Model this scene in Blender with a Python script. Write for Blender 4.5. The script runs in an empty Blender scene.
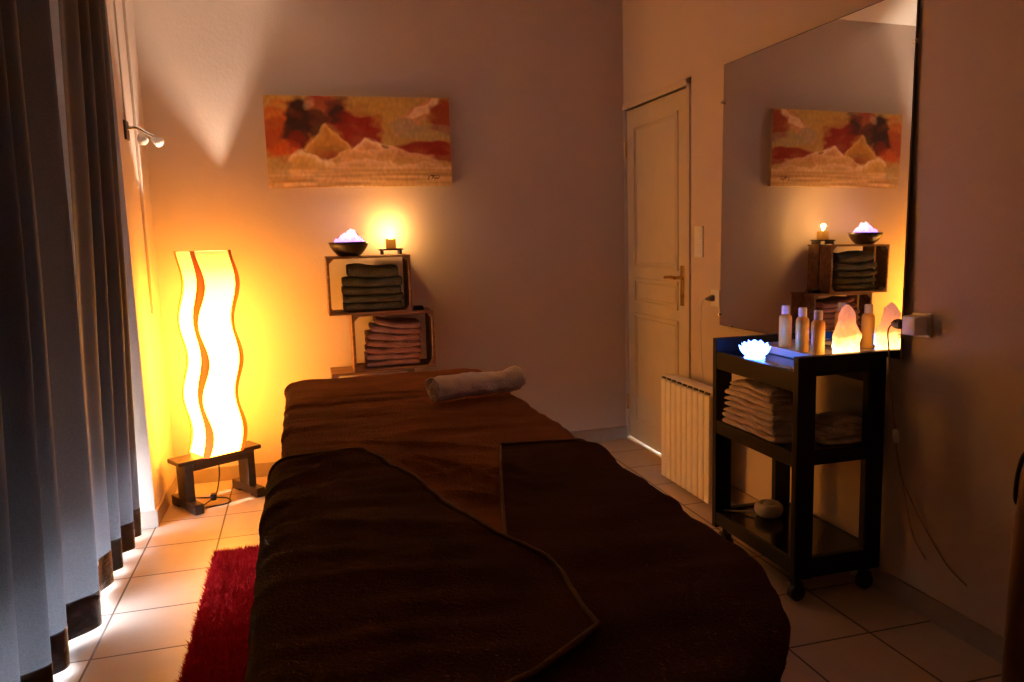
import bpy, bmesh, math, random
from mathutils import Vector, Matrix, noise
PI = math.pi
scn = bpy.context.scene
COL = scn.collection
random.seed(7)

# ------------------------------------------------------------------ materials
def new_mat(name):
    m = bpy.data.materials.new(name); m.use_nodes = True
    nt = m.node_tree
    return m, nt, nt.nodes, nt.links, nt.nodes['Principled BSDF']

def mat(name, col, rough=.6, metal=0, bump=0, bscale=40, var=0, vscale=6, spec=.5, sheen=0, stretch=(1,1,1), trans=0, ior=1.45):
    m, nt, N, L, p = new_mat(name)
    p.inputs['Base Color'].default_value = (*col, 1)
    p.inputs['Roughness'].default_value = rough
    p.inputs['Metallic'].default_value = metal
    p.inputs['Specular IOR Level'].default_value = spec
    p.inputs['Sheen Weight'].default_value = sheen
    p.inputs['Transmission Weight'].default_value = trans
    p.inputs['IOR'].default_value = ior
    tc = N.new('ShaderNodeTexCoord'); mp = N.new('ShaderNodeMapping')
    mp.inputs['Scale'].default_value = stretch
    L.new(tc.outputs['Object'], mp.inputs['Vector'])
    if var:
        n = N.new('ShaderNodeTexNoise'); n.inputs['Scale'].default_value = vscale; n.inputs['Detail'].default_value = 4
        L.new(mp.outputs[0], n.inputs['Vector'])
        r = N.new('ShaderNodeValToRGB')
        r.color_ramp.elements[0].position = .3; r.color_ramp.elements[1].position = .7
        r.color_ramp.elements[0].color = (*[c*(1-var) for c in col], 1)
        r.color_ramp.elements[1].color = (*[min(1, c*(1+var)) for c in col], 1)
        L.new(n.outputs['Fac'], r.inputs[0]); L.new(r.outputs[0], p.inputs['Base Color'])
    if bump:
        n = N.new('ShaderNodeTexNoise'); n.inputs['Scale'].default_value = bscale; n.inputs['Detail'].default_value = 5
        L.new(mp.outputs[0], n.inputs['Vector'])
        b = N.new('ShaderNodeBump'); b.inputs['Strength'].default_value = bump; b.inputs['Distance'].default_value = .01
        L.new(n.outputs['Fac'], b.inputs['Height']); L.new(b.outputs[0], p.inputs['Normal'])
    return m

def emit_mat(name, col, strength):
    m, nt, N, L, p = new_mat(name)
    p.inputs['Base Color'].default_value = (.8, .8, .8, 1)
    p.inputs['Emission Color'].default_value = (*col, 1)
    p.inputs['Emission Strength'].default_value = strength
    return m

def wood(name, c1, c2, scale=3, stretch=(1, 1, 12), rough=.6):
    m, nt, N, L, p = new_mat(name)
    tc = N.new('ShaderNodeTexCoord'); mp = N.new('ShaderNodeMapping'); mp.inputs['Scale'].default_value = stretch
    n = N.new('ShaderNodeTexNoise'); n.inputs['Scale'].default_value = scale; n.inputs['Detail'].default_value = 6
    r = N.new('ShaderNodeValToRGB'); r.color_ramp.elements[0].position = .3; r.color_ramp.elements[1].position = .7
    r.color_ramp.elements[0].color = (*c1, 1); r.color_ramp.elements[1].color = (*c2, 1)
    L.new(tc.outputs['Object'], mp.inputs['Vector']); L.new(mp.outputs[0], n.inputs['Vector'])
    L.new(n.outputs['Fac'], r.inputs[0]); L.new(r.outputs[0], p.inputs['Base Color'])
    b = N.new('ShaderNodeBump'); b.inputs['Strength'].default_value = .25; b.inputs['Distance'].default_value = .004
    L.new(n.outputs['Fac'], b.inputs['Height']); L.new(b.outputs[0], p.inputs['Normal'])
    p.inputs['Roughness'].default_value = rough
    return m

def tile_mat():
    m, nt, N, L, p = new_mat('beige_floor_tile')
    tc = N.new('ShaderNodeTexCoord'); mp = N.new('ShaderNodeMapping')
    mp.inputs['Location'].default_value = (.4355, -3.334+.326*20, 0)
    L.new(tc.outputs['Object'], mp.inputs['Vector'])
    br = N.new('ShaderNodeTexBrick'); br.offset = 0; br.squash = 1
    br.inputs['Scale'].default_value = 1
    br.inputs['Mortar Size'].default_value = .0042
    br.inputs['Mortar Smooth'].default_value = .15
    br.inputs['Brick Width'].default_value = .3121
    br.inputs['Row Height'].default_value = .326
    br.inputs['Color1'].default_value = (.56, .43, .335, 1)
    br.inputs['Color2'].default_value = (.52, .40, .31, 1)
    br.inputs['Mortar'].default_value = (.07, .045, .035, 1)
    L.new(mp.outputs[0], br.inputs['Vector'])
    n = N.new('ShaderNodeTexNoise'); n.inputs['Scale'].default_value = 9; n.inputs['Detail'].default_value = 6
    L.new(tc.outputs['Object'], n.inputs['Vector'])
    r = N.new('ShaderNodeValToRGB'); r.color_ramp.elements[0].color = (.82, .82, .82, 1); r.color_ramp.elements[1].color = (1.1, 1.1, 1.1, 1)
    L.new(n.outputs['Fac'], r.inputs[0])
    mx = N.new('ShaderNodeMix'); mx.data_type = 'RGBA'; mx.blend_type = 'MULTIPLY'; mx.inputs[0].default_value = 1
    L.new(br.outputs['Color'], mx.inputs[6]); L.new(r.outputs[0], mx.inputs[7])
    L.new(mx.outputs[2], p.inputs['Base Color'])
    p.inputs['Roughness'].default_value = .38
    b = N.new('ShaderNodeBump'); b.invert = True; b.inputs['Strength'].default_value = .4; b.inputs['Distance'].default_value = .003
    L.new(br.outputs['Fac'], b.inputs['Height']); L.new(b.outputs[0], p.inputs['Normal'])
    return m

def curtain_mat():
    m, nt, N, L, p = new_mat('taupe_linen_curtain')
    tc = N.new('ShaderNodeTexCoord')
    mp = N.new('ShaderNodeMapping'); mp.inputs['Scale'].default_value = (1, 1, 1)
    L.new(tc.outputs['Object'], mp.inputs['Vector'])
    n = N.new('ShaderNodeTexNoise'); n.inputs['Scale'].default_value = 260; n.inputs['Detail'].default_value = 2
    L.new(mp.outputs[0], n.inputs['Vector'])
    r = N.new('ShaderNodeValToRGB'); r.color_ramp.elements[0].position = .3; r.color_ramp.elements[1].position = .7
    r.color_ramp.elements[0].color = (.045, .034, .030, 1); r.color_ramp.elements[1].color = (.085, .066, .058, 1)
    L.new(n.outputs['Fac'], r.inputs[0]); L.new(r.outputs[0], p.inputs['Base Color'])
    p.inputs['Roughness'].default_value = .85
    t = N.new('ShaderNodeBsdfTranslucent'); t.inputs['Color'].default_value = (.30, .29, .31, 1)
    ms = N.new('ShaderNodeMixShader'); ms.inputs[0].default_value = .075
    L.new(p.outputs[0], ms.inputs[1]); L.new(t.outputs[0], ms.inputs[2])
    L.new(ms.outputs[0], N['Material Output'].inputs['Surface'])
    b = N.new('ShaderNodeBump'); b.inputs['Strength'].default_value = .3; b.inputs['Distance'].default_value = .001
    L.new(n.outputs['Fac'], b.inputs['Height']); L.new(b.outputs[0], p.inputs['Normal'])
    return m

def glow_mat(name, stops, strength, axis=2, z0=0., z1=1., base=(.8, .7, .6), rough=.5, nscale=0):
    """a lit thing whose glow changes with its own height (brightest by its bulb)"""
    m, nt, N, L, p = new_mat(name)
    tc = N.new('ShaderNodeTexCoord'); s = N.new('ShaderNodeSeparateXYZ'); L.new(tc.outputs['Object'], s.inputs[0])
    mr = N.new('ShaderNodeMapRange'); mr.inputs['From Min'].default_value = z0; mr.inputs['From Max'].default_value = z1
    L.new(s.outputs[axis], mr.inputs['Value'])
    src = mr.outputs[0]
    if nscale:
        n = N.new('ShaderNodeTexNoise'); n.inputs['Scale'].default_value = nscale; n.inputs['Detail'].default_value = 3
        L.new(tc.outputs['Object'], n.inputs['Vector'])
        a = N.new('ShaderNodeMath'); a.operation = 'MULTIPLY_ADD'; a.inputs[1].default_value = .5; a.inputs[2].default_value = -.25
        L.new(n.outputs['Fac'], a.inputs[0])
        ad = N.new('ShaderNodeMath'); ad.operation = 'ADD'; L.new(src, ad.inputs[0]); L.new(a.outputs[0], ad.inputs[1]); src = ad.outputs[0]
    r = N.new('ShaderNodeValToRGB'); cr = r.color_ramp
    while len(cr.elements) < len(stops): cr.elements.new(.5)
    for e, (ps, c) in zip(cr.elements, stops): e.position = ps; e.color = (*c, 1)
    L.new(src, r.inputs[0]); L.new(r.outputs[0], p.inputs['Emission Color'])
    p.inputs['Emission Strength'].default_value = strength
    p.inputs['Base Color'].default_value = (*base, 1); p.inputs['Roughness'].default_value = rough
    return m

M = {}
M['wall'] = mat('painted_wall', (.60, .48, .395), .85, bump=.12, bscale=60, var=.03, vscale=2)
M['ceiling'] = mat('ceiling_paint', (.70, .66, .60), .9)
M['wall_far'] = mat('wall_darkened_for_light', (.22, .15, .11), .85)  # unseen front wall, made dark to lower the light bounced into the room
M['tile'] = tile_mat()
M['baseboard'] = mat('skirting_tile', (.36, .27, .21), .45, var=.08, vscale=10)
M['door'] = mat('door_paint', (.60, .50, .36), .42, bump=.05, bscale=20, var=.04)
M['frame'] = mat('door_frame_paint', (.58, .46, .34), .5)
M['groove'] = mat('door_gap_shade', (.05, .03, .025), .8)  # near-black colour standing for the shade in the door gap
M['brass'] = mat('brass', (.75, .52, .18), .25, metal=1)
M['chrome'] = mat('chrome', (.85, .83, .80), .12, metal=1)
M['frost'] = mat('frosted_glass', (.92, .89, .84), .15)
M['mirror'] = mat('mirror_silver', (.86, .87, .86), .015, metal=1)
M['mirror_edge'] = mat('mirror_edge', (.06, .05, .05), .4)
M['black_wood'] = mat('black_stained_wood', (.007, .005, .004), .42, spec=.3, bump=.05, bscale=30, stretch=(1, 1, 8))
M['black_gloss'] = mat('black_gloss_panel', (.012, .010, .010), .10)
M['black_plastic'] = mat('black_plastic', (.015, .014, .013), .45)
M['white_plastic'] = mat('white_plastic', (.74, .70, .62), .35)
M['white_enamel'] = mat('white_enamel', (.88, .80, .74), .32)
M['radiator_slot'] = mat('radiator_slot', (.05, .045, .04), .6)
M['terry_brown'] = mat('brown_terry', (.235, .080, .025), .95, bump=.9, bscale=170, var=.22, vscale=5, spec=.05)
M['terry_dark'] = mat('dark_brown_terry', (.080, .028, .012), .95, bump=1.0, bscale=190, var=.22, vscale=7, spec=.05)
M['terry_edge'] = mat('towel_hem', (.15, .065, .025), .9, bump=.4, bscale=120)
M['terry_white'] = mat('cream_terry', (.95, .82, .62), .95, bump=.5, bscale=130, spec=.05)
M['terry_beige'] = mat('beige_terry', (.82, .66, .53), .95, bump=1.0, bscale=130, var=.1, vscale=12, spec=.05)
M['terry_green'] = mat('grey_green_terry', (.115, .105, .062), .95, bump=1.0, bscale=130, var=.2, vscale=16, spec=.05)
M['terry_mauve'] = mat('mauve_terry', (.42, .22, .18), .95, bump=1.0, bscale=130, var=.15, vscale=16, spec=.05)
M['crate'] = wood('crate_wood', (.13, .055, .025), (.30, .15, .07), 5, (1.2, 8, 8))
M['lamp_wood'] = wood('dark_lamp_wood', (.018, .009, .005), (.048, .022, .010), 6, (1, 8, 8), .45)
M['chair_wood'] = wood('chair_wood', (.22, .10, .035), (.38, .20, .08), 5, (8, 8, 1), .4)
M['strip'] = mat('amber_strip', (.80, .34, .07), .5)
_n = M['strip'].node_tree; _t = _n.nodes.new('ShaderNodeBsdfTranslucent'); _t.inputs['Color'].default_value = (.80, .22, .03, 1)
_m = _n.nodes.new('ShaderNodeMixShader'); _m.inputs[0].default_value = .25
_n.links.new(_n.nodes['Principled BSDF'].outputs[0], _m.inputs[1]); _n.links.new(_t.outputs[0], _m.inputs[2]); _n.links.new(_m.outputs[0], _n.nodes['Material Output'].inputs['Surface'])
M['curtain'] = curtain_mat()
M['hem'] = mat('satin_hem_band', (.030, .024, .024), .22, bump=.5, bscale=30, stretch=(1, 1, 2))
M['steel'] = mat('galvanised', (.5, .5, .5), .4, metal=1)
M['cable_white'] = mat('white_cable', (.62, .55, .48), .5)
M['cable_dark'] = mat('dark_cable', (.03, .02, .015), .5)
M['ceramic'] = mat('white_ceramic', (.78, .72, .64), .22)
M['bowl'] = mat('dark_bowl', (.035, .018, .010), .35)
M['candle_cube'] = glow_mat('amber_candle_holder', [(0, (.35, .09, .005)), (1, (1, .38, .03))], .55, 2, 0, .055, base=(.5, .25, .06))
M['wax'] = mat('wax', (.85, .7, .45), .5)
M['flame'] = emit_mat('candle_flame', (1, .66, .30), 60)
M['rug'] = mat('red_shag', (.42, .010, .012), .95, spec=.1)
M['shutter'] = mat('grey_shutter', (.42, .42, .42), .6)
M['glass'] = mat('window_glass', (1, 1, 1), .0, trans=1, ior=1.0)
M['bottle'] = mat('frosted_amber_bottle', (.95, .58, .13), .28)
M['cap'] = mat('white_cap', (.86, .82, .78), .35)
M['tray_light'] = mat('pale_tray', (.46, .40, .33), .3)
M['shade_inner'] = mat('shade_lining', (.85, .55, .2), .9)
M['shade'] = glow_mat('glowing_paper_shade', [(0, (1, .40, .038)), (.15, (1, .40, .038)), (.5, (1, .40, .055)), (.80, (.9, .36, .034)), (.92, (.16, .068, .008)), (1, (.055, .026, .004))], 26.0, 2, .27, 1.31, base=(.85, .7, .4))
M['salt'] = glow_mat('lit_salt_rock', [(0, (1.0, .62, .26)), (.25, (1, .46, .12)), (.46, (.40, .10, .022)), (.75, (.16, .045, .02)), (1, (.12, .035, .02))], 5.5, 2, 0, .19, base=(.80, .50, .42), nscale=22)
M['lotus'] = emit_mat('lotus_led', (.075, .20, 1.0), 14)
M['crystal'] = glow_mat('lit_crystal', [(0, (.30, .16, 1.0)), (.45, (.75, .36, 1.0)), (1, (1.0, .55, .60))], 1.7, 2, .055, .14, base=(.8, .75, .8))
M['strap'] = mat('black_strap', (.006, .006, .006), .5)

# ------------------------------------------------------------------ mesh helpers
def box(bm, x0, x1, y0, y1, z0, z1, b=.002, mi=0, seg=2, rz=0, pivot=None):
    t = bmesh.new()
    bmesh.ops.create_cube(t, size=1)
    for v in t.verts:
        v.co = Vector(((x0+x1)/2+v.co.x*(x1-x0), (y0+y1)/2+v.co.y*(y1-y0), (z0+z1)/2+v.co.z*(z1-z0)))
    if b > 0:
        b = min(b, .45*min(abs(x1-x0), abs(y1-y0), abs(z1-z0)))
        bmesh.ops.bevel(t, geom=t.edges[:], offset=b, segments=seg, profile=.5, affect='EDGES')
    if rz:
        bmesh.ops.rotate(t, verts=t.verts, cent=pivot or ((x0+x1)/2, (y0+y1)/2, 0), matrix=Matrix.Rotation(rz, 3, 'Z'))
    for f in t.faces: f.material_index = mi
    merge(bm, t)

def merge(bm, t):
    me = bpy.data.meshes.new('t'); t.to_mesh(me); t.free(); bm.from_mesh(me); bpy.data.meshes.remove(me)

def tube(bm, pts, r, n=10, cap=True):
    pts = [Vector(p) for p in pts]
    rs = r if isinstance(r, (list, tuple)) else [r]*len(pts)
    rings = []; up = None
    for i, p in enumerate(pts):
        d = (pts[min(i+1, len(pts)-1)]-pts[max(i-1, 0)]).normalized()
        if up is None:
            up = Vector((0, 0, 1)) if abs(d.z) < .9 else Vector((1, 0, 0))
        s = d.cross(up).normalized(); up = s.cross(d).normalized()
        rings.append([bm.verts.new(p+(s*math.cos(a)+up*math.sin(a))*rs[i]) for a in [2*PI*k/n for k in range(n)]])
    for a, b in zip(rings, rings[1:]):
        for k in range(n): bm.faces.new((a[k], a[(k+1) % n], b[(k+1) % n], b[k]))
    if cap:
        bm.faces.new(rings[0][::-1]); bm.faces.new(rings[-1])

def spline(pts, k=8):
    P = [Vector(p) for p in pts]; P = [P[0]]+P+[P[-1]]; out = []
    for i in range(1, len(P)-2):
        a, b, c, d = P[i-1:i+3]
        for j in range(k):
            t = j/k
            out.append(.5*((2*b)+(c-a)*t+(2*a-5*b+4*c-d)*t*t+(3*b-a-3*c+d)*t**3))
    out.append(P[-2]); return out

def lathe(bm, prof, n=32, c=(0, 0, 0)):
    c = Vector(c); rings = []
    for r, z in prof:
        if r < 1e-5: rings.append([bm.verts.new(c+Vector((0, 0, z)))])
        else: rings.append([bm.verts.new(c+Vector((r*math.cos(2*PI*k/n), r*math.sin(2*PI*k/n), z))) for k in range(n)])
    for a, b in zip(rings, rings[1:]):
        for k in range(n):
            k2 = (k+1) % n
            if len(a) == 1 and len(b) == 1: continue
            if len(a) == 1: bm.faces.new((a[0], b[k2], b[k]))
            elif len(b) == 1: bm.faces.new((a[k], a[k2], b[0]))
            else: bm.faces.new((a[k], a[k2], b[k2], b[k]))

def cyl(bm, p0, p1, r, n=20): tube(bm, [p0, p1], r, n)

def obj(name, bm, m, parent=None, smooth=False, angle=None, loc=None, fixn=True):
    if fixn: bmesh.ops.recalc_face_normals(bm, faces=bm.faces)
    me = bpy.data.meshes.new(name); bm.to_mesh(me); bm.free()
    for x in (m if isinstance(m, (list, tuple)) else [m]): me.materials.append(x)
    if smooth:
        for p in me.polygons: p.use_smooth = True
        if angle: me.set_sharp_from_angle(angle=angle)
    o = bpy.data.objects.new(name, me); COL.objects.link(o)
    if parent: o.parent = parent
    if loc: o.location = loc
    return o

def pieces(name, bm, m, parent, **k):
    """each loose piece of bm becomes a part of its own"""
    bm.verts.index_update(); bm.verts.ensure_lookup_table(); left = set(bm.verts); out = []
    while left:
        st = [next(iter(left))]; comp = set(st)
        while st:
            v = st.pop()
            for e in v.link_edges:
                w = e.other_vert(v)
                if w not in comp: comp.add(w); st.append(w)
        left -= comp
        out.append(sorted(v.index for v in comp))
    out.sort(); res = []
    me = bpy.data.meshes.new('t'); bm.to_mesh(me); bm.free()
    for c in out:
        keep = set(c); b2 = B(); b2.from_mesh(me); b2.verts.ensure_lookup_table()
        bmesh.ops.delete(b2, geom=[v for v in b2.verts if v.index not in keep], context='VERTS')
        res.append(obj(name, b2, m, parent, **k))
    bpy.data.meshes.remove(me)
    return res
def under(o, root):
    """keep o where it stands and make it a part of root"""
    mw = Matrix.LocRotScale(o.location, o.rotation_euler, o.scale)
    o.parent = root; o.matrix_parent_inverse = Matrix.LocRotScale(root.location, root.rotation_euler, root.scale).inverted()
    for k in ('category', 'group'):
        if k in o: del o[k]
def thing(name, label, cat, loc=(0, 0, 0), rz=0, group=None):
    o = bpy.data.objects.new(name, None); COL.objects.link(o); o.empty_display_size = .05
    o.location = loc; o.rotation_euler = (0, 0, rz)
    return tag(o, label, cat, group)
def tag(o, label, cat, group=None):
    o['label'] = label; o['category'] = cat
    if group: o['group'] = group
    return o
def struct(name, bm, m, **k):
    o = obj(name, bm, m, **k); o['kind'] = 'structure'; return o
B = bmesh.new

# ------------------------------------------------------------------ the room
XR, YB, XL, XA = 2.003, 4.593, -.745, -.99     # right wall, back wall, left wall, window alcove plane
YF, ZC, YREV = -3.2, 2.74, 3.93
T = .12
bm = B(); box(bm, XA-.3, XR+T, YF-T, YB+T, -.1, 0, 0); struct('floor', bm, M['tile'])
bm = B(); box(bm, XA-.3, XR+T, YF-T, YB+T, ZC, ZC+.1, 0); struct('ceiling', bm, M['ceiling'])
bm = B(); box(bm, XA-.3, XR+T, YB, YB+T, 0, ZC, 0); struct('wall_back', bm, M['wall'])
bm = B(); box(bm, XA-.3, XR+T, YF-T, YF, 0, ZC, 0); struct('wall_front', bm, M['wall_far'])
# right wall with the door opening
DY0, DY1, DZ = 3.765, 4.585, 2.085
bm = B()
box(bm, XR, XR+T, YF, DY0, 0, ZC, 0); box(bm, XR, XR+T, DY1, YB, 0, ZC, 0); box(bm, XR, XR+T, DY0, DY1, DZ, ZC, 0)
struct('wall_right', bm, M['wall'])
# left wall: solid by the corner, then the deeper window bay
WY0, WY1, WZ1 = .9, 3.905, 2.25
bm = B()
box(bm, XA-.3, XL, YREV, YB, 0, ZC, 0)
box(bm, XA-.14, XA, WY1, YREV, 0, ZC, 0); box(bm, XA-.14, XA, YF, WY0, 0, ZC, 0); box(bm, XA-.14, XA, WY0, WY1, WZ1, ZC, 0)
struct('wall_left', bm, M['wall'])
# window
bm = B()
fx0, fx1 = XA-.10, XA-.05
for y in (WY0, (WY0+WY1)/2-.05, WY1-.07): box(bm, fx0, fx1, y, y+(.10 if y == (WY0+WY1)/2-.05 else .07), 0, WZ1, .004)
for z in (0.0, WZ1-.07): box(bm, fx0, fx1, WY0, WY1, z, z+.05, .004)
win = struct('window_1', bm, M['white_enamel'])
bm = B(); box(bm, XA-.078, XA-.072, WY0+.06, WY1-.06, .04, WZ1-.06, 0); obj('pane', bm, M['glass'], win)
bm = B()
z = WZ1
while z > .47:
    box(bm, XA-.135, XA-.122, WY0, WY1, z-.043, z, .003); z -= .0445
obj('roller_shutter', bm, M['shutter'], win)

# baseboards (tile skirting)
H0 = .082
bm = B(); box(bm, XR-.012, XR, YF, DY0-.04, 0, H0, .002); struct('baseboard_right', bm, M['baseboard'])
bm = B(); box(bm, XL, XR, YB-.012, YB, 0, H0, .002); struct('baseboard_back', bm, M['baseboard'])
bm = B(); box(bm, XL, XL+.012, YREV, YB-.012, 0, H0, .002); box(bm, XA, XL+.012, YREV-.012, YREV, 0, H0, .002)
struct('baseboard_left', bm, M['baseboard'])

# door frame and leaf
bm = B()
box(bm, XR-.012, XR+T, DY0-.035, DY0-.002, 0, DZ+.035, .003)
box(bm, XR-.012, XR+T, DY0-.035, DY1+.004, DZ, DZ+.035, .003)
struct('trim_1', bm, M['frame'])
bm = B(); box(bm, XR+.045, XR+T, DY0-.002, DY0+.05, 0, DZ, 0); struct('trim_2', bm, M['groove'])  # dark strip painted as the shaded gap between frame and leaf
bm = B(); box(bm, XR-.005, XR+T, DY0, DY1, 0, .012, .003); struct('trim_3', bm, mat('threshold', (.75, .62, .42), .3))
bm = B()
LY0, LY1, LX = DY0+.035, DY1-.002, XR+.016
box(bm, LX, LX+.035, LY0, LY1, .018, DZ-.004, .002)
def frame_mould(y0, y1, z0, z1, w=.018, h=.008):
    box(bm, LX-h, LX+.002, y0, y1, z0, z0+w, .003); box(bm, LX-h, LX+.002, y0, y1, z1-w, z1, .003)
    box(bm, LX-h, LX+.002, y0, y0+w, z0, z1, .003); box(bm, LX-h, LX+.002, y1-w, y1, z0, z1, .003)
for (z0, z1) in ((.14, .84), (.90, 1.06), (1.12, 1.98)):
    frame_mould(LY0+.10, LY1-.10, z0, z1)
    frame_mould(LY0+.128, LY1-.128, z0+.028, z1-.028, .008, .005)
door = struct('door_1', bm, M['door'])
bm = B()
hy = LY0+.05
box(bm, LX-.006, LX, hy-.02, hy+.02, .93, 1.15, .003)
cyl(bm, (LX, hy, 1.085), (LX-.05, hy, 1.085), .009, 12)
tube(bm, spline([(LX-.05, hy, 1.085), (LX-.052, hy+.05, 1.088), (LX-.05, hy+.12, 1.083)]), [.010]*8+[.009]*8+[.007], 12)
cyl(bm, (LX-.001, hy, .985), (LX-.010, hy, .985), .011, 14)
obj('door_handle', bm, M['brass'], door, smooth=True, angle=.6)
bm = B()
for z in (.25, 1.85): cyl(bm, (XR+.006, DY1-.004, z-.05), (XR+.006, DY1-.004, z+.05), .007, 10)
pieces('hinge', bm, M['brass'], door, smooth=True, angle=.6)

# ------------------------------------------------------------------ curtains
PK = [(.55, -.79), (.86, -.80), (1.15, -.78), (1.42, -.80), (1.70, -.79), (1.98, -.785), (2.24, -.80), (2.415, -.775), (2.63, -.80), (2.88, -.765), (3.075, -.755), (3.16, -.79), (3.40, -.785), (3.60, -.775), (3.775, -.790)]
PKB = [(3.10, -.810), (3.29, -.795), (3.42, -.785), (3.60, -.775), (3.775, -.790)]
def cx(y, z):
    t = 0
    for (a, xa), (b, xb) in (zip(PKB, PKB[1:]) if y > 3.09 else zip(PK, PK[1:])):
        if a <= y <= b:
            u = (y-a)/(b-a); c = .5+.5*math.cos(2*PI*u)
            depth = min(.11, .52*(b-a)) if a != 3.10 else .018
            base = xa*(1-u)+xb*u
            t = base-depth*(1-c**.8)
            break
    else: t = PK[0][1] if y < PK[0][0] else PK[-1][1]
    gather = 1-.25*max(0, (z-1.2)/1.3)
    xm = -.83
    return xm+(t-xm)*gather+.085*z/2.5+.006*math.sin(5*y+1.5*z)+.006*noise.noise(Vector((y*3, z*1.2, 1.7)))
def cy(y, z):
    return y+.012*math.sin(7*y+.9*z)*(1-z/2.6)
def curtain(y0, y1, label):
    t = thing('curtain', label, 'curtain', ((XL+XA)/2, (y0+y1)/2, 0))
    ox, oy = t.location.x, t.location.y
    ztop = 2.60
    def sheet(za, zb, nz, name, m, off):
        bm = B(); ny = int((y1-y0)/.006); rows = []
        for j in range(nz+1):
            z = za+(zb-za)*j/nz
            rows.append([bm.verts.new((cx(y0+(y1-y0)*i/ny, z)+off-ox, cy(y0+(y1-y0)*i/ny, z)-oy, z+(.006*math.sin(11*(y0+(y1-y0)*i/ny)) if za < .1 and j == 0 else 0))) for i in range(ny+1)])
        for a, b in zip(rows, rows[1:]):
            for i in range(ny): bm.faces.new((a[i], a[i+1], b[i+1], b[i]))
        return obj(name, bm, m, t, smooth=True)
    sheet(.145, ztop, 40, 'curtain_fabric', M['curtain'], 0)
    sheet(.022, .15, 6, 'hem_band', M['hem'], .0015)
    return t
curtain(3.102, 3.773, 'taupe floor-length curtain panel with dark satin hem, nearest the corner lamp')
curtain(.55, 2.884, 'long taupe curtain panel with dark satin hem filling the left edge, nearest the viewer')
rail = thing('curtain_rail', 'pale rail under the ceiling that carries both taupe curtain panels', 'curtain rail', (-.795, 2.2, 2.61))
bm = B(); box(bm, .015, .055, -1.69, 1.65, -.005, .02, .004); obj('track', bm, M['white_enamel'], rail)
bm = B()
for y in (-1.5, 0, 1.5): box(bm, .02, .05, y-.015, y+.015, .018, ZC-2.61, .002)
pieces('bracket', bm, M['white_enamel'], rail)

# cable trunk on the left wall over the wall lamp
bm = B(); box(bm, XL, XL+.014, 4.30, 4.33, 1.0, ZC, .003)
tag(obj('cable_trunking', bm, M['wall']), 'thin vertical cable cover running up the wall beside the wall lamp', 'cable cover')
bm = B(); tube(bm, [(XL+.006, 4.08, 1.93), (XL+.006, 4.08, ZC)], .0045, 8)
tag(obj('cable', bm, M['cable_white']), 'thin pale cable running up from the small chrome wall lamp', 'cable')

# ------------------------------------------------------------------ wall lamp (off)
w = thing('wall_lamp', 'small unlit wall lamp with chrome arm and two pale spots above the glowing lamp', 'wall lamp', (XL, 4.08, 1.885))
bm = B(); box(bm, 0, .012, -.035, .035, -.045, .045, .004); obj('wall_plate', bm, M['lamp_wood'], w)
bm = B(); tube(bm, spline([(.01, 0, .01), (.05, 0, .012), (.09, 0, -.012), (.122, 0, -.028)]), .009, 12)
obj('arm', bm, M['chrome'], w, smooth=True, angle=.6)
def spot(p, d, s):
    d = Vector(d).normalized(); q = Vector(p)
    bm = B()
    tube(bm, [q, q+d*.012*s, q+d*.025*s, q+d*.045*s, q+d*.062*s, q+d*.068*s], [.008*s, .016*s, .022*s, .027*s, .030*s, .026*s], 24)
    o = obj('spot_head', bm, M['frost'], w, smooth=True, angle=.7)
    bm = B(); tube(bm, [q+d*.062*s, q+d*.070*s, q+d*.074*s], [.023*s, .022*s, .010*s], 20)
    obj('lens', bm, mat('lens', (.9, .88, .82), .08), o, smooth=True)
spot((.062, -.01, -.020), (.35, -.55, -.62), .8)
spot((.112, 0, -.035), (.7, -.45, -.45), .8)

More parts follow.
